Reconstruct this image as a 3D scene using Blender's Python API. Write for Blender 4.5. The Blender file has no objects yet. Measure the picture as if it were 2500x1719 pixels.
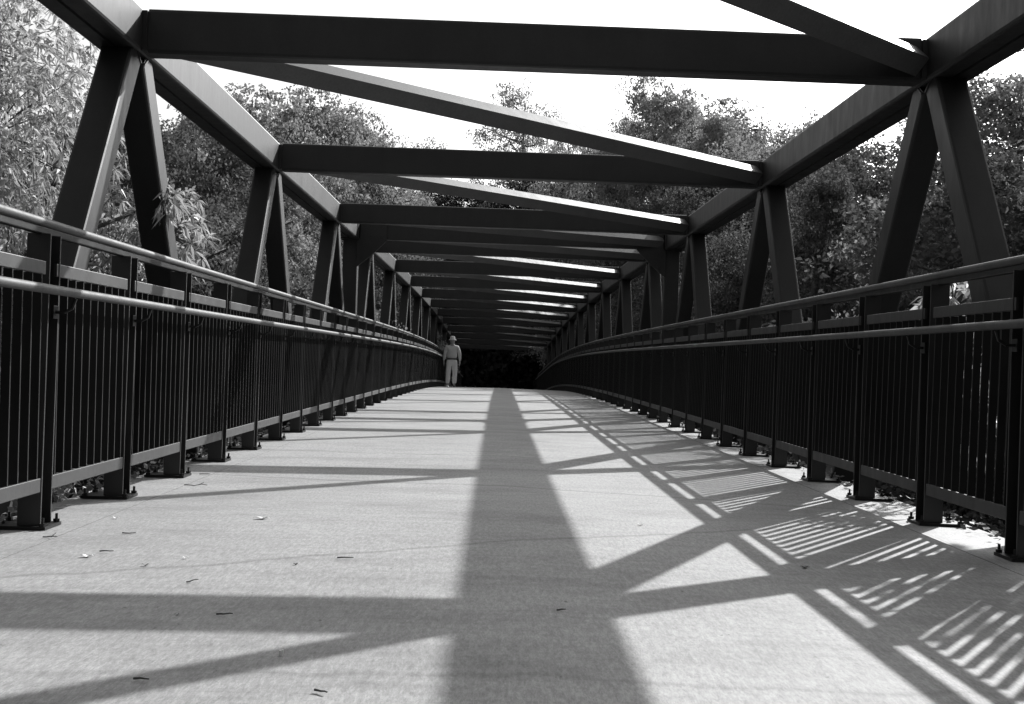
import bpy, bmesh, math, random
import numpy as np
from mathutils import Vector, Matrix
S = bpy.context.scene
COL = S.collection
rad = math.radians

# ------------------------------------------------------------------ camera
F = 3000.0                      # focal length in pixels of the 2500 px wide photograph
CX, CZ = -0.1825, 0.8268
ROLL, YAW, PITCH = rad(1.984), rad(0.698), rad(-1.337)
fwd = Vector((math.sin(YAW)*math.cos(PITCH), math.cos(YAW)*math.cos(PITCH), math.sin(PITCH)))
rt0 = Vector((math.cos(YAW), -math.sin(YAW), 0)); up0 = rt0.cross(fwd)
rt = rt0*math.cos(ROLL) + up0*math.sin(ROLL)
up = -rt0*math.sin(ROLL) + up0*math.cos(ROLL)
cam = bpy.data.cameras.new('camera'); camo = bpy.data.objects.new('camera', cam); COL.objects.link(camo)
M = Matrix.Identity(4)
for i in range(3):
    M[i][0] = rt[i]; M[i][1] = up[i]; M[i][2] = -fwd[i]
M[0][3], M[1][3], M[2][3] = CX, 0, CZ
camo.matrix_world = M
cam.sensor_fit = 'HORIZONTAL'; cam.sensor_width = 36; cam.lens = 36*F/2500
cam.clip_start = 0.05; cam.clip_end = 3000
S.camera = camo

# ------------------------------------------------------------------ light
SUN = Vector((0.99, 1.53, 1.0)).normalized()
sun_el = math.asin(SUN.z); sun_az = math.atan2(SUN.x, SUN.y)
w = bpy.data.worlds.new('World'); S.world = w; w.use_nodes = True
nt = w.node_tree; bg = nt.nodes['Background']
sk = nt.nodes.new('ShaderNodeTexSky'); sk.sky_type = 'NISHITA'; sk.sun_disc = False
sk.sun_elevation = sun_el; sk.sun_rotation = sun_az; sk.air_density = 1.6; sk.dust_density = 4.0; sk.ozone_density = 1.0
bw = nt.nodes.new('ShaderNodeRGBToBW')          # black-and-white film
nt.links.new(sk.outputs[0], bw.inputs[0]); nt.links.new(bw.outputs[0], bg.inputs[0])
bg.inputs[1].default_value = 0.115
sl = bpy.data.lights.new('sun', 'SUN'); sl.energy = 4.2; sl.angle = rad(0.53); sl.color = (1, 1, 1)
so = bpy.data.objects.new('sun', sl); COL.objects.link(so)
so.rotation_euler = SUN.to_track_quat('Z', 'Y').to_euler()
so.location = SUN*80
S.view_settings.view_transform = 'Standard'; S.view_settings.look = 'None'
S.view_settings.exposure = 0.75; S.view_settings.gamma = 1.0; S.view_settings.use_curve_mapping = False

# ------------------------------------------------------------------ helpers
def zd(y):
    A, B, C = -0.0335937, 0.000353, -8.65188e-6
    if y < 0: return A*y
    if y > 56:
        return zd(56) + (y-56)*(A+2*B*56+3*C*56*56)
    return A*y + B*y*y + C*y**3
def slope(y): return (zd(y+.01)-zd(y-.01))/.02

def tag(o, label=None, cat=None, group=None, kind=None):
    if label: o['label'] = label
    if cat: o['category'] = cat
    if group: o['group'] = group
    if kind: o['kind'] = kind
    return o
def link(o, parent=None):
    COL.objects.link(o)
    if parent: o.parent = parent
    return o
def empty(name, loc=(0, 0, 0)):
    o = bpy.data.objects.new(name, None); o.location = loc; o.empty_display_size = .2
    return link(o)
def pymesh(name, v, f, mat, smooth=False):
    me = bpy.data.meshes.new(name); me.from_pydata([tuple(p) for p in v], [], f); me.update()
    bm = bmesh.new(); bm.from_mesh(me); bmesh.ops.recalc_face_normals(bm, faces=bm.faces); bm.to_mesh(me); bm.free()
    if mat: me.materials.append(mat)
    if smooth: me.polygons.foreach_set('use_smooth', [True]*len(me.polygons))
    return me
def ob(name, me, parent=None, loc=(0, 0, 0), rot=None):
    o = bpy.data.objects.new(name, me); o.location = loc
    if rot is not None: o.rotation_euler = rot
    return link(o, parent)
def sweep(section, frames, caps=True):
    """section: list of (a,b); frames: list of (origin, A, B)"""
    n = len(section); v = []; f = []
    for o, A, B in frames:
        for a, b in section: v.append(Vector(o)+Vector(A)*a+Vector(B)*b)
    for i in range(len(frames)-1):
        for j in range(n):
            k = (j+1) % n
            f.append((i*n+j, i*n+k, (i+1)*n+k, (i+1)*n+j))
    if caps:
        f.append(tuple(range(n))[::-1]); f.append(tuple((len(frames)-1)*n+j for j in range(n)))
    return v, f
def rrect(w, h, r=0.02, x0=0, z0=0, k=2):
    pts = []
    for cx, cy, a0 in ((w/2-r, h/2-r, 0), (-w/2+r, h/2-r, 90), (-w/2+r, -h/2+r, 180), (w/2-r, -h/2+r, 270)):
        for i in range(k+1):
            a = rad(a0+90*i/k); pts.append((x0+cx+r*math.cos(a), z0+cy+r*math.sin(a)))
    return pts
def circ(r, n=10, x0=0, z0=0):
    return [(x0+r*math.cos(2*math.pi*i/n), z0+r*math.sin(2*math.pi*i/n)) for i in range(n)]
def tube_between(p, q, section, side):
    d = (Vector(q)-Vector(p)).normalized(); A = Vector(side); A = (A-d*A.dot(d)).normalized(); B = d.cross(A)
    return sweep(section, [(p, A, B), (q, A, B)])
def join(parts):
    v = []; f = []
    for a, b in parts:
        n = len(v); v += list(a); f += [tuple(i+n for i in t) for t in b]
    return v, f
def boxvf(x0, x1, y0, y1, z0, z1):
    v = [(x, y, z) for x in (x0, x1) for y in (y0, y1) for z in (z0, z1)]
    return v, [(0, 1, 3, 2), (4, 6, 7, 5), (0, 4, 5, 1), (2, 3, 7, 6), (0, 2, 6, 4), (1, 5, 7, 3)]

# ------------------------------------------------------------------ materials
def mat(name):
    m = bpy.data.materials.new(name); m.use_nodes = True
    return m, m.node_tree, m.node_tree.nodes['Principled BSDF']
def N(t, typ, **kw):
    n = t.nodes.new(typ)
    for k, v in kw.items(): setattr(n, k, v)
    return n
def g(v): return (v, v, v, 1)
def ramp(t, src, stops):
    r = N(t, 'ShaderNodeValToRGB'); t.links.new(src, r.inputs[0])
    e = r.color_ramp.elements
    e[0].position, e[0].color = stops[0][0], g(stops[0][1]); e[1].position, e[1].color = stops[-1][0], g(stops[-1][1])
    for p_, c_ in stops[1:-1]:
        x = e.new(p_); x.color = g(c_)
    return r.outputs[0]
def noise(t, co, scale, detail=4, rough=.55, vec_scale=None):
    if vec_scale:
        mp = N(t, 'ShaderNodeMapping'); mp.inputs['Scale'].default_value = vec_scale
        t.links.new(co, mp.inputs[0]); co = mp.outputs[0]
    n = N(t, 'ShaderNodeTexNoise'); n.inputs['Scale'].default_value = scale; n.inputs['Detail'].default_value = detail
    n.inputs['Roughness'].default_value = rough; t.links.new(co, n.inputs['Vector']); return n.outputs['Fac']
def mul(t, a, b, op='MULTIPLY'):
    m = N(t, 'ShaderNodeMath', operation=op)
    for i, x in enumerate((a, b)):
        if isinstance(x, (int, float)): m.inputs[i].default_value = x
        else: t.links.new(x, m.inputs[i])
    return m.outputs[0]

def steel(name, lo, hi, rough, spec=.5, bump=.15):
    m, t, b = mat(name)
    co = N(t, 'ShaderNodeTexCoord').outputs['Object']
    n1 = noise(t, co, 2.2, 6, .6); n2 = noise(t, co, 60, 3, .6)
    c = ramp(t, n1, [(.3, lo), (.7, hi)])
    n4 = noise(t, co, 1.0, 5, .7, (9, 9, 2.2))
    n3 = ramp(t, n2, [(.2, .8), (.8, 1.2)])
    mx = N(t, 'ShaderNodeMix', data_type='RGBA', blend_type='MULTIPLY'); mx.inputs[0].default_value = 1
    t.links.new(c, mx.inputs[6]); t.links.new(n3, mx.inputs[7]); t.links.new(mx.outputs[2], b.inputs['Base Color'])
    r = ramp(t, n4, [(.25, rough-.07), (.75, rough+.12)]); t.links.new(r, b.inputs['Roughness'])
    b.inputs['Specular IOR Level'].default_value = spec
    bp_ = N(t, 'ShaderNodeBump'); bp_.inputs['Strength'].default_value = bump; bp_.inputs['Distance'].default_value = .002
    t.links.new(n2, bp_.inputs['Height']); t.links.new(bp_.outputs[0], b.inputs['Normal'])
    return m
STEEL = steel('weathered_steel', .009, .016, .50, .43)
RAIL = steel('railing_steel', .003, .006, .46, .32)
PIPE = steel('handrail_steel', .035, .06, .6, .45)
BRACE = steel('brace_steel', .08, .11, .55, .4)
POST = steel('post_steel', .007, .012, .45, .6)
FLAT = steel('flat_bar_steel', .022, .034, .48, .6)

def concrete():
    m, t, b = mat('broomed_concrete')
    co = N(t, 'ShaderNodeTexCoord').outputs['Object']
    sx = N(t, 'ShaderNodeSeparateXYZ'); t.links.new(co, sx.inputs[0])
    big = noise(t, co, .9, 5, .6); mid = noise(t, co, 7, 5, .65)
    fine = noise(t, co, 260, 2, .6)
    br = noise(t, co, 1.0, 3, .7, (3.0, 130.0, 3.0))       # broom strokes across the deck
    br2 = noise(t, co, 1.0, 3, .6, (1.2, 26.0, 1.0))
    c = ramp(t, big, [(.25, .27), (.75, .34)])
    def mulc(a, bb):
        mx = N(t, 'ShaderNodeMix', data_type='RGBA', blend_type='MULTIPLY'); mx.inputs[0].default_value = 1
        t.links.new(a, mx.inputs[6]); t.links.new(bb, mx.inputs[7]); return mx.outputs[2]
    c = mulc(c, ramp(t, mid, [(.3, .93), (.7, 1.05)]))
    c = mulc(c, ramp(t, br, [(.3, .95), (.7, 1.04)]))
    c = mulc(c, ramp(t, br2, [(.3, .92), (.72, 1.04)]))
    c = mulc(c, ramp(t, noise(t, co, 1.0, 4, .7, (75, 16, 5)), [(.3, .72), (.7, 1.2)]))
    c = mulc(c, ramp(t, noise(t, co, 1.0, 2, .7, (220, 45, 5)), [(.3, .82), (.7, 1.14)]))
    c = mulc(c, ramp(t, noise(t, co, 1.0, 5, .65, (1.1, 2.6, 1)), [(.32, .76), (.5, .98), (.75, 1.07)]))
    c = mulc(c, ramp(t, noise(t, co, 1.0, 2, .5, (40, 22, 5)), [(.20, .45), (.27, 1), (.9, 1)]))
    c = mulc(c, ramp(t, fine, [(.3, .86), (.7, 1.1)]))
    # wandering hairline cracks
    wob = noise(t, co, 1.3, 3, .55, (1, .0001, 1))
    for y0, sl_, wd, k in ((5.5, .62, .010, .32), (7.8, -.20, .012, .32), (3.1, 0.0, .008, .2), (10.22, -.12, .015, .22), (13.6, .05, .02, .22), (17.5, -.04, .03, .22)):
        yy = mul(t, sx.outputs[1], mul(t, mul(t, sx.outputs[0], sl_), y0, 'ADD'), 'SUBTRACT')
        yy = mul(t, yy, mul(t, mul(t, wob, .5, 'SUBTRACT'), .35), 'SUBTRACT')
        d = mul(t, mul(t, yy, 0, 'ADD'), 0, 'ADD')
        ab = N(t, 'ShaderNodeMath', operation='ABSOLUTE'); t.links.new(d, ab.inputs[0])
        c = mulc(c, ramp(t, mul(t, ab.outputs[0], 1/wd/4), [(0, 1-k), (.25, 1-k*.8), (1, 1)]))
    t.links.new(c, b.inputs['Base Color'])
    b.inputs['Roughness'].default_value = .75; b.inputs['Specular IOR Level'].default_value = .4
    h = mul(t, mul(t, br, .6), mul(t, fine, .5), 'ADD')
    bp_ = N(t, 'ShaderNodeBump'); bp_.inputs['Strength'].default_value = .35; bp_.inputs['Distance'].default_value = .003
    t.links.new(h, bp_.inputs['Height']); t.links.new(bp_.outputs[0], b.inputs['Normal'])
    return m
DECK = concrete()

def leafmat(name, lo, hi, trans=.35, rough=.5):
    m = bpy.data.materials.new(name); m.use_nodes = True; t = m.node_tree
    out = t.nodes['Material Output']; b = t.nodes['Principled BSDF']
    geo = N(t, 'ShaderNodeNewGeometry')
    c = ramp(t, geo.outputs['Random Per Island'], [(0, lo), (1, hi)])
    t.links.new(c, b.inputs['Base Color']); b.inputs['Roughness'].default_value = rough; b.inputs['Specular IOR Level'].default_value = .25
    tr = N(t, 'ShaderNodeBsdfTranslucent'); t.links.new(c, tr.inputs[0])
    mx = N(t, 'ShaderNodeMixShader'); mx.inputs[0].default_value = trans
    t.links.new(b.outputs[0], mx.inputs[1]); t.links.new(tr.outputs[0], mx.inputs[2]); t.links.new(mx.outputs[0], out.inputs[0])
    return m
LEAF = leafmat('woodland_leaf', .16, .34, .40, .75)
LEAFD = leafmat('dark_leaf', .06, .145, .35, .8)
LEAFX = leafmat('shaded_leaf', .012, .03, .2, .85)  # leaf colour darkened to stand for the shade at the far end
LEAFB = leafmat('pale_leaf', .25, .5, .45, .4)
def simple(name, lo, hi, scale=8, rough=.8, bump=.5, vs=None):
    m, t, b = mat(name); co = N(t, 'ShaderNodeTexCoord').outputs['Object']
    n = noise(t, co, scale, 5, .6, vs); t.links.new(ramp(t, n, [(.3, lo), (.7, hi)]), b.inputs['Base Color'])
    b.inputs['Roughness'].default_value = rough
    bp_ = N(t, 'ShaderNodeBump'); bp_.inputs['Strength'].default_value = bump; bp_.inputs['Distance'].default_value = .02
    t.links.new(n, bp_.inputs['Height']); t.links.new(bp_.outputs[0], b.inputs['Normal'])
    return m
BARK = simple('bark', .05, .12, 6, .9, .8, (4, 4, 1))
SOIL = simple('forest_floor', .03, .08, 3, .95, .8)
TWIG = simple('dry_twig', .05, .12, 40, .8)
DRY = simple('dry_leaf', .10, .3, 30, .7)
PALE = simple('pale_scrap', .7, .85, 30, .6)

# ------------------------------------------------------------------ ground, creek valley
def ground_z(x, y):
    z = -6.0 + 0.5*math.sin(x*.11+1)*math.cos(y*.09) + 0.012*max(0, abs(x)-12)*2
    if y > 62:
        t = min(1, (y-62)/16); t = t*t*(3-2*t); z += t*(zd(80)+.0 - -6.0)
    if y < -14:
        t = min(1, (-14-y)/6); z += t*(6.2)
    return z
gx = [-400, -200, -100] + list(range(-60, 61, 4)) + [100, 200, 400]
gy = [-300, -120, -60, -30] + list(range(-24, 125, 4)) + [160, 240, 400, 800]
gv = [(x, y, ground_z(x, y) - (0.25 if abs(x) < 3 and 60 < y < 90 else 0)) for y in gy for x in gx]
gf = [(j*len(gx)+i, j*len(gx)+i+1, (j+1)*len(gx)+i+1, (j+1)*len(gx)+i) for j in range(len(gy)-1) for i in range(len(gx)-1)]
tag(ob('ground', pymesh('ground', gv, gf, SOIL, True)), kind='structure')

# ------------------------------------------------------------------ deck (three cast strips with a seam at each side)
YE = 78
ysamp = [y for y in np.arange(-14, YE+.01, 1.0)]
def strip(x0, x1, zoff=0.0):
    v = []; f = []
    for y in ysamp:
      xs_ = (x0, x1)
      zz = [zd(y)+.03*(1-abs(x_)/2.2) for x_ in xs_]
      if True: za, zb = zz; v += [(x0, y, za-.16), (x1, y, zb-.16), (x1, y, zb-.001), (x1-.0005, y, zb), (x0+.0005, y, za), (x0, y, za-.001)]
    for i in range(len(ysamp)-1):
        for j in range(6):
            k = (j+1) % 6; f.append((i*6+j, i*6+k, (i+1)*6+k, (i+1)*6+j))
    f.append((5, 4, 3, 2, 1, 0)); f.append(tuple((len(ysamp)-1)*6+j for j in range(6)))
    return v, f
def slab(x0, x1):
    xs = [x0, x1] if abs(x0+x1) > .1 else [x0, -.7, 0, .7, x1]
    n = len(xs); v = []; f = []
    for y in ysamp:
        v += [(x, y, zd(y)+.03*(1-abs(x)/2.2)) for x in xs]+[(x, y, zd(y)-.16) for x in xs[::-1]]
    m_ = 2*n
    for i in range(len(ysamp)-1):
        f += [(i*m_+j, i*m_+(j+1) % m_, (i+1)*m_+(j+1) % m_, (i+1)*m_+j) for j in range(m_)]
    f += [tuple(range(m_)), tuple((len(ysamp)-1)*m_+j for j in range(m_))]
    return v, f
v, f = join([slab(-2.066, 2.066), slab(-2.50, -2.074), slab(2.074, 2.50)])
tag(ob('deck', pymesh('deck', v, f, DECK)), kind='structure')

jv = []; jf = []
for s_ in (-1, 1):
    n0 = len(jv)
    for y in ysamp:
        z = zd(y)+.03*(1-2.07/2.2)-.002
        jv += [(s_*2.0662, y, z), (s_*2.0738, y, z), (s_*2.0738, y, z-.1), (s_*2.0662, y, z-.1)]
    for i in range(len(ysamp)-1):
        jf += [(n0+i*4+j, n0+i*4+(j+1) % 4, n0+i*4+4+(j+1) % 4, n0+i*4+4+j) for j in range(4)]
tag(ob('deck_joint', pymesh('deck_joint', jv, jf, simple('joint_sealant', .05, .09, 30, .9))), kind='structure')

# ------------------------------------------------------------------ truss bridge
WI, CW, HC = 2.50, 0.28, 2.717         # inner face, chord size, underside above deck
bridge = empty('truss_bridge', (0, 0, 0))
tag(bridge, 'dark steel box truss footbridge arching over the deck, with cross struts and slanting braces overhead', 'bridge')
Y1, PN = 7.989, 4.876
nodes = [Y1+PN*k for k in range(-4, 14)]
SPL = Y1+2.5*PN
stations = sorted(nodes+[SPL])
def part(name, vf, m=STEEL, smooth=False, parent=bridge, label=None):
    o = ob(name, pymesh(name, vf[0], vf[1], m, smooth), parent)
    if label: o['label'] = label
    return o
# top chords, each in two lengths met at the splice; shallow seam along the underside
def chord_section(s):
    # (a = outward, b = up) around the section centre
    w2 = CW/2; r = .02
    return [(-w2, -w2+r), (-w2, w2-r), (-w2+r*.3, w2-r*.3), (-w2+r, w2), (w2-r, w2), (w2, w2-r), (w2, -w2+r), (w2-r*.3, -w2+r*.3), (w2-r, -w2),
            (.012, -w2), (.009, -w2+.02), (-.009, -w2+.02), (-.012, -w2), (-w2+r, -w2), (-w2+r*.3, -w2+r*.3)]
def chord(s, y0, y1, zc, name):
    ys = [y0]+[n for n in nodes if y0+.05 < n < y1-.05]+[y1]
    fr = [((s*(WI+CW/2), y, zd(y)+zc), (s, 0, 0), (0, 0, 1)) for y in ys]
    return part(name, sweep(chord_section(s), fr))
for s in (-1, 1):
    chord(s, nodes[0]-.2, SPL-.012, HC+CW/2, 'top_chord'); chord(s, SPL+.012, nodes[-1]+.2, HC+CW/2, 'top_chord')
    chord(s, nodes[0]-PN/2-.2, nodes[-1]+PN/2, -.80, 'bottom_chord')
    # diagonals: an inverted V under every top node
    for yk in nodes:
        for d in (-1, 1):
            top = Vector((s*(WI+.13), yk+d*.10, zd(yk)+HC+.01)); yb = yk+d*PN/2
            bot = Vector((s*(WI+.13), yb-d*.10, zd(yb)-.80+CW/2-.01))
            part('diagonal', tube_between(top, bot, rrect(.20, .20, .018), (1, 0, 0)))
            dv = (bot-top).normalized(); q0 = top+dv*.012
            if yk < 30: part('weld', tube_between(q0, q0+dv*.014, rrect(.213, .213, .02), (1, 0, 0)))
    # splice post
    part('splice_post', tube_between((s*(WI+.13), SPL, zd(SPL)+HC), (s*(WI+.13), SPL, zd(SPL)-.66), rrect(.24, .22, .015), (1, 0, 0)))
    # splice collar around the chord joint
    part('splice_plate', sweep(rrect(CW+.03, CW+.03, .01), [((s*(WI+CW/2), SPL-.3, zd(SPL-.3)+HC+CW/2), (1, 0, 0), (0, 0, 1)), ((s*(WI+CW/2), SPL+.3, zd(SPL+.3)+HC+CW/2), (1, 0, 0), (0, 0, 1))]))
    # knee plate in the corner of the splice portal
    z0 = zd(SPL)+HC
    pts = [(WI+.02, z0+CW), (2.04, z0+CW), (2.04, z0-.02), (2.28, z0-.26), (WI+.02, z0-.46)]
    vv = [(s*x, yy, z) for yy in (SPL-.13, SPL-.105) for x, z in pts]
    ff = [tuple(range(5)), tuple(range(5, 10))[::-1]]+[(i, (i+1) % 5, (i+1) % 5+5, i+5) for i in range(5)]
    part('knee_plate', (vv, ff))
    for bx, bz in ((2.12, .05), (2.12, .2), (2.3, .05), (2.3, .2), (2.42, -.1), (2.42, -.3)):
        c0 = Vector((s*bx, SPL-.145, z0+bz))
        part('bolt', tube_between(c0, c0+Vector((0, .02, 0)), circ(.018, 6), (1, 0, 0)))
for yk in stations:
    # cross strut with end plates
    z = zd(yk)+HC+CW/2+.002
    part('cross_strut', sweep(rrect(.20, CW, .022), [((-WI+.03, yk, z), (0, 1, 0), (0, 0, 1)), ((WI-.03, yk, z), (0, 1, 0), (0, 0, 1))]))
    for s in (-1, 1):
        part('end_plate', boxvf(*(sorted((s*(WI-.03), s*(WI+.001)))), yk-.13, yk+.13, z-CW/2+.01, z+CW/2-.02))
    # floor beam
for yk in nodes:
    for yb in (yk-PN/2,):
        z = zd(yb)-.42
        part('floor_beam', sweep(rrect(.15, .48, .01), [((-WI-.02, yb, z), (0, 1, 0), (0, 0, 1)), ((WI+.02, yb, z), (0, 1, 0), (0, 0, 1))]))
# lateral braces: near left corner to far right corner of every panel, square tube set on edge
for a, b in zip(stations[:-1], stations[1:]):
    p = Vector((-WI+.06, a+.10, zd(a)+HC+.125)); q = Vector((WI-.06, b-.10, zd(b)+HC+.125))
    sec = [(0, -.095), (.088, -.012), (.082, .0), (.0, .095), (-.082, .0), (-.088, -.012)]
    part('lateral_brace', tube_between(p, q, sec, Vector((q-p).cross(Vector((0, 0, 1))))), BRACE)

# ------------------------------------------------------------------ railings
WP, PS, PY0 = 2.217, 1.2192, 5.55
def railing(s, side):
    R = empty('railing', (s*WP, PY0, zd(PY0)))
    tag(R, 'dark steel %s railing of upright bars, %s' % (side, 'flat bars catching the sun' if s < 0 else 'casting striped shadows on the deck'), 'railing')
    inv = Vector((s*WP, PY0, zd(PY0)))
    def P(name, vf, m=RAIL, smooth=False, parent=R, off=inv):
        v = [Vector(p)-off for p in vf[0]]
        return ob(name, pymesh(name, v, vf[1], m, smooth), parent)
    ks = list(range(-13, 55)); yA, yB = PY0+PS*ks[0]-.2, PY0+PS*ks[-1]+.4
    ys = list(np.arange(yA, yB+.01, PS/2))
    def along(sec, x, h): return sweep(sec, [((s*x, y, zd(y)+h), (s, 0, 0), (0, 0, 1)) for y in ys])
    P('top_rail', along(circ(.021, 10), WP+.040, 1.390), PIPE, True)
    P('rail_web', along(rrect(.036, .034, .006), WP+.054, 1.353), RAIL)
    for k in ks[:-1]:
        ya, yb = PY0+PS*k+.138, PY0+PS*(k+1)-.001
        for nm, h, hh in (('flat_rail', 1.180, .060), ('bottom_rail', .200, .064)):
            vf = sweep(rrect(.014, hh, .003), [((s*(WP+.010), y, zd(y)+h), (s, 0, 0), (0, 0, 1)) for y in (ya, yb)])
            P(nm, vf, FLAT)
    P('handrail', along(circ(.021, 12), WP-.10, 1.075), PIPE, True)
    # post: H section standing on a base plate with anchor bolts
    fl = .011; D = .137; W = .105
    hs = [(0, 0), (W, 0), (W, fl), (W/2+.004, fl), (W/2+.004, D-fl), (W, D-fl), (W, D), (0, D), (0, D-fl), (W/2-.004, D-fl), (W/2-.004, fl), (0, fl)]
    if s < 0: hs = [(-a, b) for a, b in hs]
    post_me = pymesh('post', *sweep(hs, [((0, 0, .016), (1, 0, 0), (0, 1, 0)), ((0, 0, 1.338), (1, 0, 0), (0, 1, 0))]), POST)
    x0, x1 = sorted((-s*.035, s*.22))
    base_me = pymesh('base_plate', *boxvf(x0, x1, -.035, D+.035, .001, .016), RAIL)
    bolt_me = pymesh('anchor_bolt', *join([sweep(circ(.016, 6), [((0, 0, .015), (1, 0, 0), (0, 1, 0)), ((0, 0, .030), (1, 0, 0), (0, 1, 0))]),
                                           sweep(circ(.007, 6), [((0, 0, .03), (1, 0, 0), (0, 1, 0)), ((0, 0, .055), (1, 0, 0), (0, 1, 0))])]), RAIL)
    # bracket: curved arm from post face up to the handrail
    arm = [Vector((0, D/2, .985)), Vector((-s*.05, D/2, .985)), Vector((-s*.085, D/2, 1.005)), Vector((-s*.10, D/2, 1.05))]
    fr = []
    for i, a in enumerate(arm):
        t_ = (arm[min(i+1, 3)]-arm[max(i-1, 0)]).normalized(); fr.append((a, (0, 1, 0), t_.cross(Vector((0, 1, 0)))))
    brk = join([sweep(circ(.008, 6), fr), boxvf(*sorted((-s*.012, 0.0)), D/2-.03, D/2+.03, .955, 1.015)])
    brk_me = pymesh('bracket', *brk, RAIL)
    for k in ks:
        y = PY0+PS*k
        ang = math.atan(slope(y))
        loc = Vector((s*WP, y, zd(y)))-inv
        po = ob('post', post_me, R, loc, (ang, 0, 0))
        ob('base_plate', base_me, po); ob('bracket', brk_me, po)
        if y < 30:
            for dx, dy in ((-.018, -.018), (-.018, D+.018), (.2, -.018), (.2, D+.018)):
                ob('anchor_bolt', bolt_me, po, (s*dx, dy, 0), (0, 0, random.random()))
    # pickets
    sp = PS/11
    pk = pymesh('picket', *boxvf(*sorted((0, s*.038)), -.005, .005, .2305, 1.1505), RAIL)
    rest = []
    cnt = 0
    for k in ks:
        for j in range(11):
            y = PY0+PS*k+sp*(j+.5)+.02
            if j == 0: continue
            if y > 2.4 and cnt < 300:
                cnt += 1; ob('picket', pk, R, Vector((s*(WP+.006), y, zd(y)))-inv)
            else:
                rest.append(boxvf(*sorted((s*(WP+.006), s*(WP+.044))), y-.005, y+.005, zd(y)+.2305, zd(y)+1.1505))
    o = P('far_pickets', join(rest)); o['kind'] = 'stuff'
railing(-1, 'left'); railing(1, 'right')

# ------------------------------------------------------------------ foliage builders
def mesh_np(name, V, Fq, m, smooth=False):
    me = bpy.data.meshes.new(name); n = len(Fq); k = Fq.shape[1]
    me.vertices.add(len(V)); me.vertices.foreach_set('co', V.astype(np.float32).ravel())
    me.loops.add(n*k); me.loops.foreach_set('vertex_index', Fq.astype(np.int32).ravel())
    me.polygons.add(n); me.polygons.foreach_set('loop_start', np.arange(0, n*k, k, dtype=np.int32))
    me.update(calc_edges=True); me.materials.append(m); return me
def unit(a): return a/np.maximum(np.linalg.norm(a, axis=1, keepdims=True), 1e-9)
def leaves(rng, C, D, L, Wd, droop=0.0):
    """C base points, D directions, lengths L, widths Wd: a pointed blade folded at the midrib line"""
    n = len(C); D = unit(D); U = unit(np.cross(D, rng.normal(size=(n, 3))))
    Nn = np.cross(D, U)
    L = L[:, None]; Wd = Wd[:, None]
    mid = C+D*L*.45; tip = C+D*L+np.array([0, 0, -1.])*L*droop
    V = np.stack([C, mid+U*Wd*.5+Nn*Wd*.12, tip, mid-U*Wd*.5+Nn*Wd*.12], 1).reshape(-1, 3)
    b = np.arange(n)[:, None]*4
    return V, b+np.array([[0, 1, 2, 3]])
def taper(p, q, r0, r1, n=7):
    p = Vector(p); q = Vector(q); d = (q-p).normalized(); A = d.orthogonal().normalized(); B = d.cross(A)
    v = []; 
    for o, r in ((p, r0), (q, r1)):
        v += [o+A*r*math.cos(2*math.pi*i/n)+B*r*math.sin(2*math.pi*i/n) for i in range(n)]
    return v, [(i, (i+1) % n, n+(i+1) % n, n+i) for i in range(n)]
def limb(rnd, p, q, r0, r1, seg=4, wob=.12):
    p = Vector(p); q = Vector(q); L = (q-p).length; pts = [p]
    for i in range(1, seg): pts.append(p.lerp(q, i/seg)+Vector((rnd.uniform(-1, 1), rnd.uniform(-1, 1), rnd.uniform(-.5, .8)))*L*wob*math.sin(math.pi*i/seg))
    pts.append(q); out = []
    for i in range(seg): out.append(taper(pts[i], pts[i+1], r0+(r1-r0)*i/seg, r0+(r1-r0)*(i+1)/seg, 6))
    return out, pts
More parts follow.
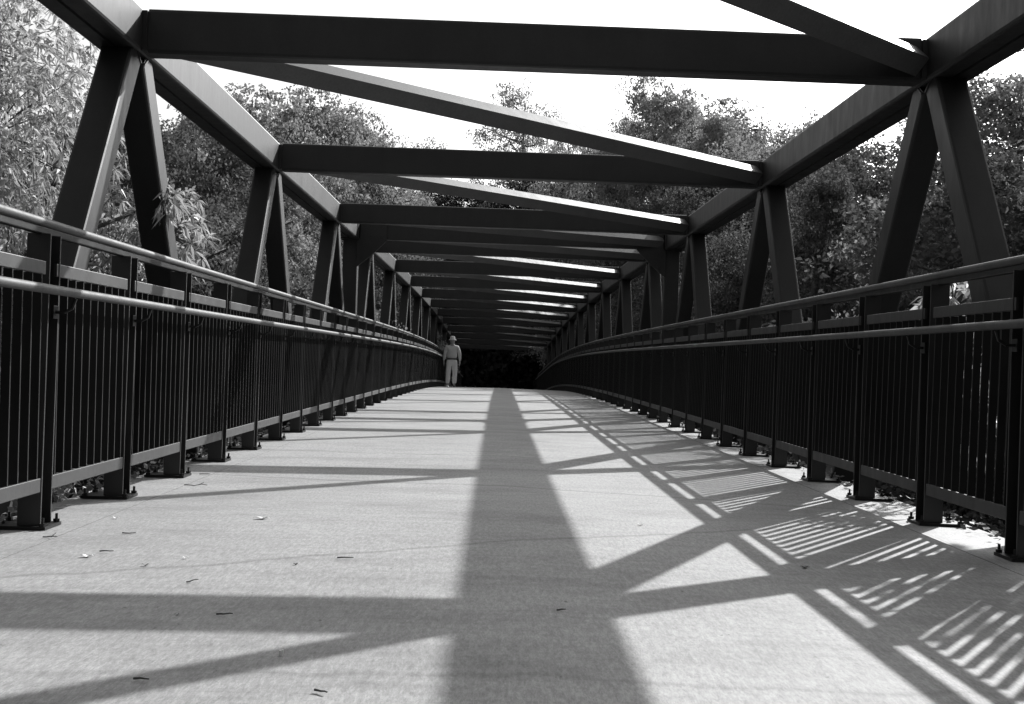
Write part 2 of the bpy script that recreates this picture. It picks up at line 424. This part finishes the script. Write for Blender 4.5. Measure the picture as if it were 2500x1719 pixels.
def tree_variant(seed, H=14.0, R=3.4, base=.16, nleaf=20000, lsize=.17, shape='round', m=None):
    """returns trunk mesh, crown mesh; tree stands on z=0"""
    rnd = random.Random(seed); rng = np.random.default_rng(seed)
    parts = []; tips = []
    top = Vector((rnd.uniform(-.4, .4), rnd.uniform(-.4, .4), H*.88))
    tr, tp = limb(rnd, (0, 0, -.5), top, .022*H, .03, 7, .03); parts += tr
    nl = 26
    for i in range(nl):
        t = base+(.97-base)*(i+rnd.random())/nl
        k = t*7; j = min(6, int(k)); st = tp[j].lerp(tp[j+1], k-j)
        prof = {'round': math.sin(math.pi*min(1, (t-base*.6)/(1.02-base*.6)))**.55, 'cone': (1.05-t)**.75*1.15, 'tall': math.sin(math.pi*min(1, (t-base*.5)/(1.05-base*.5)))**.8*.8}[shape]
        a = i*2.4+rnd.uniform(-.5, .5); rr = R*prof*rnd.uniform(.65, 1.12)
        up_ = rnd.uniform(.1, .55)*rr
        en = st+Vector((math.cos(a)*rr, math.sin(a)*rr, up_))
        if en.z > H: en.z = H-rnd.random()*.4
        l, lp = limb(rnd, st, en, .055*(1.15-t)*H*.12+.02, .015, 4, .10); parts += l
        tips.append(en)
        for q in range(5):
            b0 = lp[2 if q < 3 else 3].lerp(lp[3 if q < 3 else 4], rnd.random())
            e2 = b0+Vector((rnd.uniform(-1, 1), rnd.uniform(-1, 1), rnd.uniform(-.35, .7)))*rr*.42
            l2, lp2 = limb(rnd, b0, e2, .02, .006, 2, .1); parts += l2; tips += [e2, lp2[1]]
    tips += [tp[-1], tp[-2]]
    T = np.array([tuple(x) for x in tips])
    # sub-clumps round each tip, small leaves in each
    ncl = 1500
    w_ = rng.random(len(T))**1.5+.15; w_ /= w_.sum()
    C = T[rng.choice(len(T), ncl, p=w_)]+rng.normal(size=(ncl, 3))*np.array([.42, .42, .30])*R/3.4
    rad_ = rng.uniform(.10, .30, ncl)
    idx = rng.integers(0, ncl, nleaf)
    dirs = unit(rng.normal(size=(nleaf, 3)))*rng.random((nleaf, 1))**.4
    P = C[idx]+dirs*rad_[idx][:, None]*np.array([1.3, 1.3, .75])
    D = dirs+rng.normal(size=(nleaf, 3))*.6+np.array([0, 0, -.25])
    V, Fq = leaves(rng, P, D, rng.uniform(.6, 1.15, nleaf)*lsize, rng.uniform(.5, .75, nleaf)*lsize, .1)
    crown = mesh_np('crown', V, Fq, m or LEAF)
    v, f = join(parts); trunk = bpy.data.meshes.new('trunk'); trunk.from_pydata([tuple(x) for x in v], [], f); trunk.materials.append(BARK)
    trunk.polygons.foreach_set('use_smooth', [True]*len(f))
    return trunk, crown, float(V[:, 2].max()), R*1.12
VAR = {
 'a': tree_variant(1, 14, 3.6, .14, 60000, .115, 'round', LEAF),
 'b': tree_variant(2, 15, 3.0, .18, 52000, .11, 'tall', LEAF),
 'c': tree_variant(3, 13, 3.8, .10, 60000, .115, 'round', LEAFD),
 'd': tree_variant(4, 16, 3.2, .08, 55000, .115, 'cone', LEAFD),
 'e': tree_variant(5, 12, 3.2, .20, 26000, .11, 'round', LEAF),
}
def unproj(px, py, dist):
    d = fwd+rt*((px-1250)/F)-up*((py-859.5)/F)
    return Vector((CX, 0, CZ))+d*(dist/d.y)
FAR = {}
def tree(px, py, dist, var, label, rz=0, wid=1.0, group=None):
    top = unproj(px, py, dist); gz = ground_z(top.x, top.y); tk, cr, H, R = VAR[var]
    s = (top.z-gz)/H
    if dist < 84: wid = min(wid, max(.55, (abs(top.x)-3.0)/(R*s)))
    o = empty('tree', (top.x, top.y, gz)); o.rotation_euler = (0, 0, rz); o.scale = (s*wid, s*wid, s)
    ob('trunk', tk, o)
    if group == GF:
        if var not in FAR: FAR[var] = cr.copy(); FAR[var].materials.clear(); FAR[var].materials.append(LEAFX)  # far crowns get a copy in the shade-darkened leaf colour
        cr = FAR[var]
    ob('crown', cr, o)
    tag(o, label, 'tree', group); return o
# skyline trees seen over the cross struts
GL = 'trees in the wood behind the left truss'; GR = 'trees in the wood behind the right truss'; GF = 'trees closing the far end of the bridge'
tree(640, 175, 34, 'a', 'leafy tree with the highest crown left of the open sky, above the second cross strut', .3, 1.45)
tree(850, 245, 58, 'e', 'loose leafy tree with sprays reaching into the open sky, left of centre', 1.2, 1.0)
tree(1010, 440, 50, 'a', 'low rounded tree under the gap of open sky', 2.0, 1.2)
tree(1285, 185, 92, 'e', 'slender tree standing alone against the sky left of the broad one', .5, .68)
tree(1605, 175, 62, 'a', 'broad round-crowned tree rising highest in the middle of the skyline', 2.6, 1.35)
tree(1520, 245, 66, 'e', 'rounded tree on the left flank of the broad round tree', 4.1, 1.2)
tree(1690, 215, 66, 'a', 'leafy tree just right of the broad round tree and almost as high', 5.2, 1.2)
tree(1395, 330, 70, 'e', 'low tree filling the dip between the lone slender tree and the broad one', .2, 1.1)
tree(560, 200, 44, 'b', 'tall tree showing above the left top chord between the first two struts', 1.4, 1.3)
tree(755, 205, 44, 'a', 'tree with bright upper leaves under the first overhead brace, left', 3.3, 1.2)
tree(950, 290, 95, 'e', 'thin open tree at the right end of the left wood', 5.3, .95)
tree(1390, 285, 96, 'e', 'smaller thin tree at the right shoulder of the lone slender tree', 3.5, .55)
tree(1850, 285, 66, 'c', 'dark rounded tree filling the notch just left of the right top chord', 2.4, 1.2)
tree(2050, 330, 44, 'c', 'dark tree just left of the sky gap on the right', 1.1, 1.1)
tree(2260, 300, 34, 'c', 'dark tree showing between the two nearest right diagonals', 2.2, 1.1)
tree(1775, 235, 56, 'b', 'narrower tree leaning on the right shoulder of the broad round tree', .9, .9)
tree(1935, 262, 50, 'e', 'thin-leaved tree just above the right top chord', 1.9, .9)
tree(2010, 400, 27, 'd', 'dark pointed tree between the first two diagonals on the right', .7, .9)
tree(2280, 420, 20, 'e', 'tree with bare forked limbs showing beside the sky gap on the right', 3.9, .8)
tree(2500, 95, 21, 'b', 'tall leafy tree at the upper right edge behind the first diagonal', .4, 1.15)
tree(1610, 300, 82, 'c', 'dark tree standing far behind the broad round tree, low on the right', .4, 1.3)
tree(1730, 310, 84, 'c', 'dark tree far behind the narrow leaning tree on the right', 1.9, 1.3)
tree(1480, 330, 84, 'd', 'dark pointed tree showing between the last overhead braces', 2.9, 1.4)
# woods
LL = 'dark leafy tree in the wood behind the left truss'; LR = 'dark leafy tree in the wood behind the right truss'; LF = 'shaded tree in the wood beyond the crest of the deck'
rnd = random.Random(11)
for px, py, d, v_ in ((470, 260, 24, 'c'), (560, 330, 30, 'd'), (330, 300, 26, 'a'), (730, 330, 36, 'c'), (830, 380, 44, 'c'), (930, 420, 52, 'd'), (250, 380, 20, 'c'),
                      (100, 250, 24, 'a'), (-60, 200, 18, 'c'), (620, 480, 28, 'a'), (180, 330, 33, 'd')):
    tree(px, py, d, v_, LL, rnd.uniform(0, 6), rnd.uniform(.95, 1.25), GL)
for px, py, d, v_ in ((2420, 420, 27, 'c'), (2300, 500, 32, 'd'), (2100, 590, 34, 'c'), (1940, 440, 40, 'c'), (1820, 420, 46, 'c'), (1720, 400, 52, 'd'), (1580, 470, 58, 'c'),
                      (2600, 300, 17, 'c'), (2450, 560, 19, 'd'), (1880, 520, 30, 'c')):
    tree(px, py, d, v_, LR, rnd.uniform(0, 6), rnd.uniform(.95, 1.25), GR)
for px, py, d, v_ in ((1130, 430, 94, 'c'), (1220, 470, 97, 'd'), (1330, 410, 92, 'c'), (1430, 420, 88, 'c'), (1510, 400, 70, 'd'), (1050, 480, 90, 'd'), (1180, 560, 92, 'c'),
                      (1290, 500, 96, 'd'), (1390, 520, 90, 'c'), (960, 440, 74, 'c'), (1250, 560, 90, 'c'), (1330, 580, 89, 'd'), (1160, 580, 88, 'c')):
    tree(px, py, d, v_, LF, rnd.uniform(0, 6), rnd.uniform(1.0, 1.35), GF)

# undergrowth on the valley sides and a far wood, one mass of leaves
def scatter(name, pts, r, n, size, m, seed):
    rng = np.random.default_rng(seed); pts = np.array(pts); idx = rng.integers(0, len(pts), n)
    P = pts[idx]+unit(rng.normal(size=(n, 3)))*rng.random((n, 1))**.5*np.array(r)
    V, Fq = leaves(rng, P, rng.normal(size=(n, 3)), rng.uniform(.7, 1.3, n)*size, rng.uniform(.5, .8, n)*size)
    return ob(name, mesh_np(name, V, Fq, m))
rn = random.Random(5); pts = []
for i in range(420):
    s = rn.choice((-1, 1)); x = s*rn.uniform(4.6, 26); y = rn.uniform(6, 78); pts.append((x, y, ground_z(x, y)+rn.uniform(.2, 2.6)))
tag(scatter('undergrowth', pts, (1.3, 1.3, 1.0), 120000, .2, LEAFD, 8), kind='stuff')
pts = []
for i in range(500):
    x = rn.uniform(-75, 75); y = rn.uniform(96, 125); pts.append((x, y, ground_z(x, y)+rn.uniform(.5, 7.5)))
for i in range(260):
    pts.append((rn.uniform(-9, 9), rn.uniform(84, 90), zd(80)+rn.uniform(0, 6.5)))
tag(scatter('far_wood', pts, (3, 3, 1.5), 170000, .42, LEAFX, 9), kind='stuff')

# ------------------------------------------------------------------ near foliage with long pale leaves
def spray_tree(name, label, cat, trunk_pts, blobs, seed, ll=(.07, .125), lw=.022, m=LEAFB):
    """blobs: (centre, radii, sprays)"""
    rnd = random.Random(seed); rng = np.random.default_rng(seed); parts = []
    for a, b, r0, r1 in trunk_pts: parts += limb(rnd, a, b, r0, r1, 5, .05)[0]
    V = []; Fq = []; off = 0
    for c, r, n in blobs:
        c = np.array(c); r = np.array(r)
        C = c+unit(rng.normal(size=(n, 3)))*rng.random((n, 1))**.42*r
        k = 7
        base = np.repeat(C, k, 0); out = unit(np.repeat(unit(C-c)*.6+rng.normal(size=(n, 3))*.5, k, 0)+rng.normal(size=(n*k, 3))*.75+np.array([0, 0, -.35]))
        v, f = leaves(rng, base+out*.01, out, rng.uniform(ll[0], ll[1], n*k), rng.uniform(.8, 1.2, n*k)*lw, .35)
        V.append(v); Fq.append(f+off); off += len(v)
        near = C[rng.choice(n, min(n, 60))]
        for q in near:
            d = Vector(q)-Vector(c); parts += limb(rnd, Vector(c)+d*.25, Vector(q), .008, .003, 2, .08)[0]
    t = empty(name, trunk_pts[0][0]); b0 = Vector(trunk_pts[0][0])
    v, f = join(parts); me = bpy.data.meshes.new('trunk'); me.from_pydata([tuple(Vector(x)-b0) for x in v], [], f); me.materials.append(BARK)
    ob('trunk', me, t); ob('crown', mesh_np('crown', np.concatenate(V)-np.array(b0), np.concatenate(Fq), m), t)
    return tag(t, label, cat)
spray_tree('tree', 'near tree with long pale drooping leaves filling the left edge beside the truss', 'tree',
    [((-6.6, 12.4, -6.2), (-6.3, 12.0, 2.2), .20, .07), ((-6.4, 12.1, -1.5), (-4.6, 10.6, 1.5), .07, .03), ((-6.35, 12.1, .6), (-2.9, 9.4, 1.6), .05, .012),
     ((-6.4, 12.1, -.5), (-5.4, 13.8, 3.4), .06, .02)],
    [((-4.75, 11.0, 2.35), (1.15, 1.2, 1.45), 1700), ((-4.35, 10.6, .8), (.85, 1.0, 1.1), 900), ((-4.3, 10.3, -.4), (.8, 1.0, .8), 500), ((-5.3, 11.6, 3.3), (1.1, 1.1, .8), 600), ((-6.6, 12.6, 1.4), (1.3, 1.3, 2.8), 1200),
     ((-2.78, 9.7, 1.42), (.28, .40, .42), 150), ((-3.3, 9.9, 1.2), (.42, .45, .6), 260), ((-2.50, 8.62, 1.62), (.10, .14, .12), 20), ((-3.8, 10.2, .5), (.6, .6, .7), 320)], 21)
spray_tree('sapling', 'pale leafy sapling poking up outside the right railing by the first diagonal', 'sapling',
    [((3.3, 9.2, -6.1), (3.15, 8.9, 1.0), .04, .01)],
    [((3.06, 8.75, 1.05), (.20, .25, .22), 34), ((3.3, 9.0, .4), (.4, .4, .5), 60)], 22, (.08, .14), .04)
spray_tree('tree', 'small tree just outside the right edge whose leaves dapple the deck', 'tree',
    [((4.6, 7.2, -6.0), (4.3, 7.0, 2.2), .06, .015)],
    [((4.6, 7.3, 2.35), (.6, 1.0, .55), 260), ((4.95, 9.2, 2.9), (.6, 1.1, .6), 200), ((4.3, 6.2, 2.05), (.5, .8, .5), 240), ((3.9, 5.2, 1.5), (.35, .6, .4), 60), ((4.15, 5.5, 2.1), (.35, .5, .4), 130)], 23, (.08, .15), .05, LEAF)

# ------------------------------------------------------------------ leaf litter beside the deck and loose bits on it
def litter(name, xs, seed, n):
    rng = np.random.default_rng(seed); y = 1.5+18*rng.random(n)**1.6; x = rng.uniform(xs[0], xs[1], n)
    z = np.array([zd(a) for a in y])+rng.uniform(.004, .05, n)
    V, Fq = leaves(rng, np.stack([x, y, z], 1), rng.normal(size=(n, 3))*np.array([1, 1, .35]), rng.uniform(.03, .08, n), rng.uniform(.015, .04, n))
    return tag(ob(name, mesh_np(name, V, Fq, DRY)), kind='stuff')
pts = []
for i in range(420):
    q = rn.random()
    if q < .5: x = rn.uniform(-45, 45); y = rn.uniform(-55, -24)
    elif q < .75: x = rn.uniform(-26, -15); y = rn.uniform(-26, 8)
    else: x = rn.uniform(15, 26); y = rn.uniform(-26, 4)
    pts.append((x, y, ground_z(x, y)+rn.uniform(.5, 17)))
tag(scatter('shade_wood_behind', pts, (3, 3, 2), 60000, .6, LEAFD, 10), kind='stuff')  # unseen leaf mass behind and beside the camera, added to darken shaded steel
litter('leaf_litter', (-2.50, -2.40), 31, 500); litter('leaf_litter', (2.38, 2.50), 32, 500)

def deck_at(px, py):
    d = fwd+rt*((px-1250)/F)-up*((py-859.5)/F); o = Vector((CX, 0, CZ)); t = 1.0
    while t < 50:
        p = o+d*t
        if p.z < zd(p.y)+.03*(1-abs(p.x)/2.2): return p
        t += .004
def twig(px, py, L, ang, label, group=None, fork=False, m=TWIG):
    p = deck_at(px, py); r = random.Random(px)
    v, f = join(limb(r, Vector((-L/2, 0, .007)), Vector((L/2, 0, .009)), .0034, .0018, 4, .07)[0])
    if fork: v, f = join([(v, f), taper((L*.1, 0, .008), (L*.3, .03, .02), .003, .0015, 5)])
    o = ob('twig', pymesh('twig', v, f, m, True), None, p, (0, 0, ang)); tag(o, label, 'twig', group); return o
def leafbit(px, py, sz, ang, label, m, group=None, curl=.3):
    p = deck_at(px, py); v = []; f = []; n = 6
    sz *= .75; curl *= .35
    for i in range(n+1):
        t = i/n; wd = sz*.28*math.sin(math.pi*min(1, t*.92+.05)); z = .004+curl*sz*(t-.5)**2+.004*math.sin(t*9)
        v += [((t-.5)*sz, -wd, z+wd*.35), ((t-.5)*sz, 0, z), ((t-.5)*sz, wd, z+wd*.35)]
    for i in range(n):
        a = i*3; f += [(a, a+1, a+4, a+3), (a+1, a+2, a+5, a+4)]
    me = bpy.data.meshes.new('fallen_leaf'); me.from_pydata(v, [], f); me.materials.append(m)
    o = ob('fallen_leaf', me, None, p, (0, 0, ang)); tag(o, label, 'leaf', group); return o
twig(843, 1366, .065, .1, 'short dark twig alone on the sunlit deck left of the wide middle shadow')
twig(315, 1305, .06, 0, 'dark twig nearest the foot of the second left post in view')
twig(260, 1350, .055, .1, 'dark twig just left of the flat pale leaf')
twig(122, 1315, .06, .15, 'forked thin twig beside the foot of the nearest left post', fork=True)
twig(478, 1187, .14, .0, 'long dark stick lying near the left posts by the strut shadow', fork=True)
twig(500, 1160, .07, .2, 'small curled twig lying inside the edge of the strut shadow')
twig(345, 1665, .04, -.2, 'stubby twig at the bottom left on the brace shadow')
twig(783, 1695, .04, -.6, 'stubby slanting twig at the bottom edge of the deck')
twig(470, 1423, .05, .9, 'tilted pale-brown twig just above the wide strut shadow')
twig(548, 1505, .05, .1, 'dark crumpled twig within the wide strut shadow')
twig(1370, 1494, .03, .2, 'tiny twig in the middle of the wide shadow')
leafbit(212, 1361, .07, .1, 'flat pale leaf lying left of the middle of the sunlit deck', PALE)
leafbit(282, 1267, .05, .2, 'pale crumpled leaf near the left post feet', PALE)
leafbit(640, 1268, .10, .05, 'long thin whitish leaf on the sunlit deck', PALE)
leafbit(453, 1365, .035, .3, 'tiny whitish leaf right of the flat pale one', PALE)
leafbit(355, 1382, .04, .4, 'small curled leaf with a shaded underside', DRY)
leafbit(378, 1458, .022, .4, 'tiny white fleck at the upper edge of the strut shadow', PALE)
leafbit(432, 1504, .022, .4, 'tiny round pale fleck in the strut shadow', DRY)
leafbit(722, 1380, .03, .7, 'small brown leaf on the deck above the strut shadow', DRY)
leafbit(1563, 1284, .05, .0, 'pale leaf in the large sunlit patch right of the wide shadow', PALE)
leafbit(1965, 1388, .06, .1, 'dry leaf in the shade by the bright dash', DRY)
# small upright stub standing on the deck
p = deck_at(684, 1602)
o = ob('bark_chip', pymesh('bark_chip', *join([sweep(circ(.005, 6), [((0, 0, 0), (1, 0, 0), (0, 1, 0)), ((.001, 0, .016), (1, 0, 0), (0, 1, 0))]), sweep(circ(.0035, 6), [((.004, 0, 0), (1, 0, 0), (0, 1, 0)), ((.006, 0, .017), (1, 0, 0), (0, 1, 0))])]), PALE), None, p)
tag(o, 'tiny pale chip standing upright between the strut and brace shadows', 'chip')

# ------------------------------------------------------------------ person walking away by the left railing
SHIRT = simple('pale_shirt', .62, .68, 12, .9, .4); TROU = simple('pale_trousers', .8, .85, 9, .9, .4); SKIN = simple('skin', .32, .36, 20, .6, .1)
DARKL = simple('dark_leather', .03, .05, 20, .5, .1); HATM = simple('straw_hat', .7, .8, 60, .8, .4); HAIR = simple('grey_hair', .35, .45, 60, .8, .4)
P0 = Vector((-1.77, 43.6, zd(43.6)))
per = empty('person', P0)
tag(per, 'person in pale shirt, dark belt and brimmed hat walking away by the left railing', 'person')
def skin_mesh(name, verts, edges, radii, m, parent, sub=2, root=0):
    me = bpy.data.meshes.new(name); me.from_pydata(verts, edges, []); o = ob(name, me, parent)
    sk_ = o.modifiers.new('skin', 'SKIN'); sk_.use_smooth_shade = True
    for i, r in enumerate(radii):
        d = me.skin_vertices[0].data[i]; d.radius = r if isinstance(r, tuple) else (r, r); d.use_root = (i == root)
    ss = o.modifiers.new('sub', 'SUBSURF'); ss.levels = sub; ss.render_levels = sub
    bpy.context.view_layer.update()
    dg = bpy.context.evaluated_depsgraph_get(); ev = o.evaluated_get(dg); nm = bpy.data.meshes.new_from_object(ev)
    o.modifiers.clear(); nm.materials.clear(); nm.materials.append(m); o.data = nm; nm.name = name
    return o
# joints (x right, y away, z up); left foot trails, right foot leads
hipL, hipR = (-.10, .0, .90), (.10, .0, .90)
J = [(0, 0, .96), (0, .0, 1.12), (0, .01, 1.30), (0, .01, 1.44), (0, .02, 1.52), (0, .03, 1.60), (0, .03, 1.70),
     hipL, (-.125, -.03, .50), (-.125, -.10, .10), hipR, (.115, .05, .50), (.105, .02, .09),
     (-.19, .0, 1.41), (-.255, -.02, 1.14), (-.29, .02, .90), (.19, .0, 1.41), (.265, .02, 1.14), (.275, .06, .90),
     (-.13, -.02, .045), (-.13, .12, .03), (.11, .06, .04), (.115, .19, .03)]
Ed = [(0, 1), (1, 2), (2, 3), (3, 4), (4, 5), (5, 6), (0, 7), (7, 8), (8, 9), (0, 10), (10, 11), (11, 12), (3, 13), (13, 14), (14, 15), (3, 16), (16, 17), (17, 18), (9, 19), (19, 20), (12, 21), (21, 22)]
Rr = [(.15, .10), (.145, .10), (.15, .10), (.10, .08), .055, .075, .078, .085, .055, .038, .085, .055, .038, .055, .04, .028, .055, .04, .028, .035, .03, .035, .03]
# hands: palm with five fingers each
def hand(base, s, J, Ed, Rr, wrist):
    x, y, z = base
    pal = len(J); J.append((x, y+.012, z-.06)); Ed.append((wrist, pal)); Rr.append((.036, .018))
    for i, (dy, L) in enumerate(((-.03, .065), (-.01, .078), (.012, .074), (.032, .058))):
        a = len(J); J.append((x-s*.004, y+.012+dy, z-.10)); Ed.append((pal, a)); Rr.append(.0095)
        J.append((x-s*.018, y+.016+dy, z-.10-L*.9)); Ed.append((a, a+1)); Rr.append(.007)
    a = len(J); J.append((x-s*.01, y+.05, z-.065)); Ed.append((pal, a)); Rr.append(.011)
    J.append((x-s*.016, y+.062, z-.11)); Ed.append((a, a+1)); Rr.append(.008)
hand(J[15], -1, J, Ed, Rr, 15); hand(J[18], 1, J, Ed, Rr, 18)
skin_mesh('body', J, Ed, Rr, SKIN, per, 1)
skin_mesh('shirt', [(0, 0, .99), (0, .0, 1.14), (0, .01, 1.30), (0, .01, 1.42), (0, .015, 1.475), (-.18, .0, 1.42), (-.24, -.01, 1.26), (-.262, -.02, 1.12), (-.295, .015, .93), (.18, .0, 1.42), (.245, .01, 1.26), (.272, .02, 1.12), (.282, .055, .93)],
          [(0, 1), (1, 2), (2, 3), (3, 4), (3, 5), (5, 6), (6, 7), (7, 8), (3, 9), (9, 10), (10, 11), (11, 12)],
          [(.185, .125), (.19, .13), (.19, .13), (.12, .10), (.06, .06), .075, .066, .058, .04, .075, .066, .058, .04], SHIRT, per, 2)
skin_mesh('trousers', [(0, 0, 1.02), (0, 0, .93), (-.095, .0, .84), (-.12, -.02, .52), (-.128, -.09, .11), (.095, .0, .84), (.115, .04, .52), (.108, .025, .11)],
          [(0, 1), (1, 2), (2, 3), (3, 4), (1, 5), (5, 6), (6, 7)],
          [(.178, .125), (.19, .135), (.115, .12), (.085, .09), (.068, .075), (.115, .12), (.085, .09), (.068, .075)], TROU, per, 2)
def ringmesh(name, profile, m, parent, loc, n=24, sx=1, sy=1):
    v = []; f = []
    for r, z in profile: v += [(r*sx*math.cos(2*math.pi*i/n), r*sy*math.sin(2*math.pi*i/n), z) for i in range(n)]
    for k in range(len(profile)-1): f += [(k*n+i, k*n+(i+1) % n, (k+1)*n+(i+1) % n, (k+1)*n+i) for i in range(n)]
    return ob(name, pymesh(name, v, f, m, True), parent, loc)
ringmesh('belt', [(.172, 0), (.182, .004), (.182, .038), (.172, .042), (.16, .02), (.172, 0)], DARKL, per, (0, 0, .985), 24, 1, .72)
ringmesh('hat', [(.085, .0), (.150, -.030), (.153, -.024), (.098, .008), (.092, .07), (.075, .105), (.03, .115), (.001, .112)], HATM, per, (0, .03, 1.70), 24, .95, 1.1)
ringmesh('hair', [(.070, -.13), (.083, -.08), (.090, -.03), (.086, .02)], HAIR, per, (0, .015, 1.69), 20, .97, 1.05)
def shoe(x, y, z):
    v, f = [], []
    prof = [(-.06, .032, .065), (-.04, .040, .085), (.02, .040, .075), (.09, .048, .05), (.15, .042, .04), (.185, .022, .026)]
    for yy, wd, h in prof: v += [(x-wd, y+yy, z), (x-wd, y+yy, z+h*.6), (x, y+yy, z+h), (x+wd, y+yy, z+h*.6), (x+wd, y+yy, z)]
    for i in range(5): f += [(i*5+j, i*5+(j+1) % 5, i*5+5+(j+1) % 5, i*5+5+j) for j in range(5)]
    f += [(0, 1, 2, 3, 4), (29, 28, 27, 26, 25)]
    ob('shoe', pymesh('shoe', v, f, DARKL if x > 0 else TROU, True), per)
shoe(-.13, -.06, .002); shoe(.11, .0, .002)
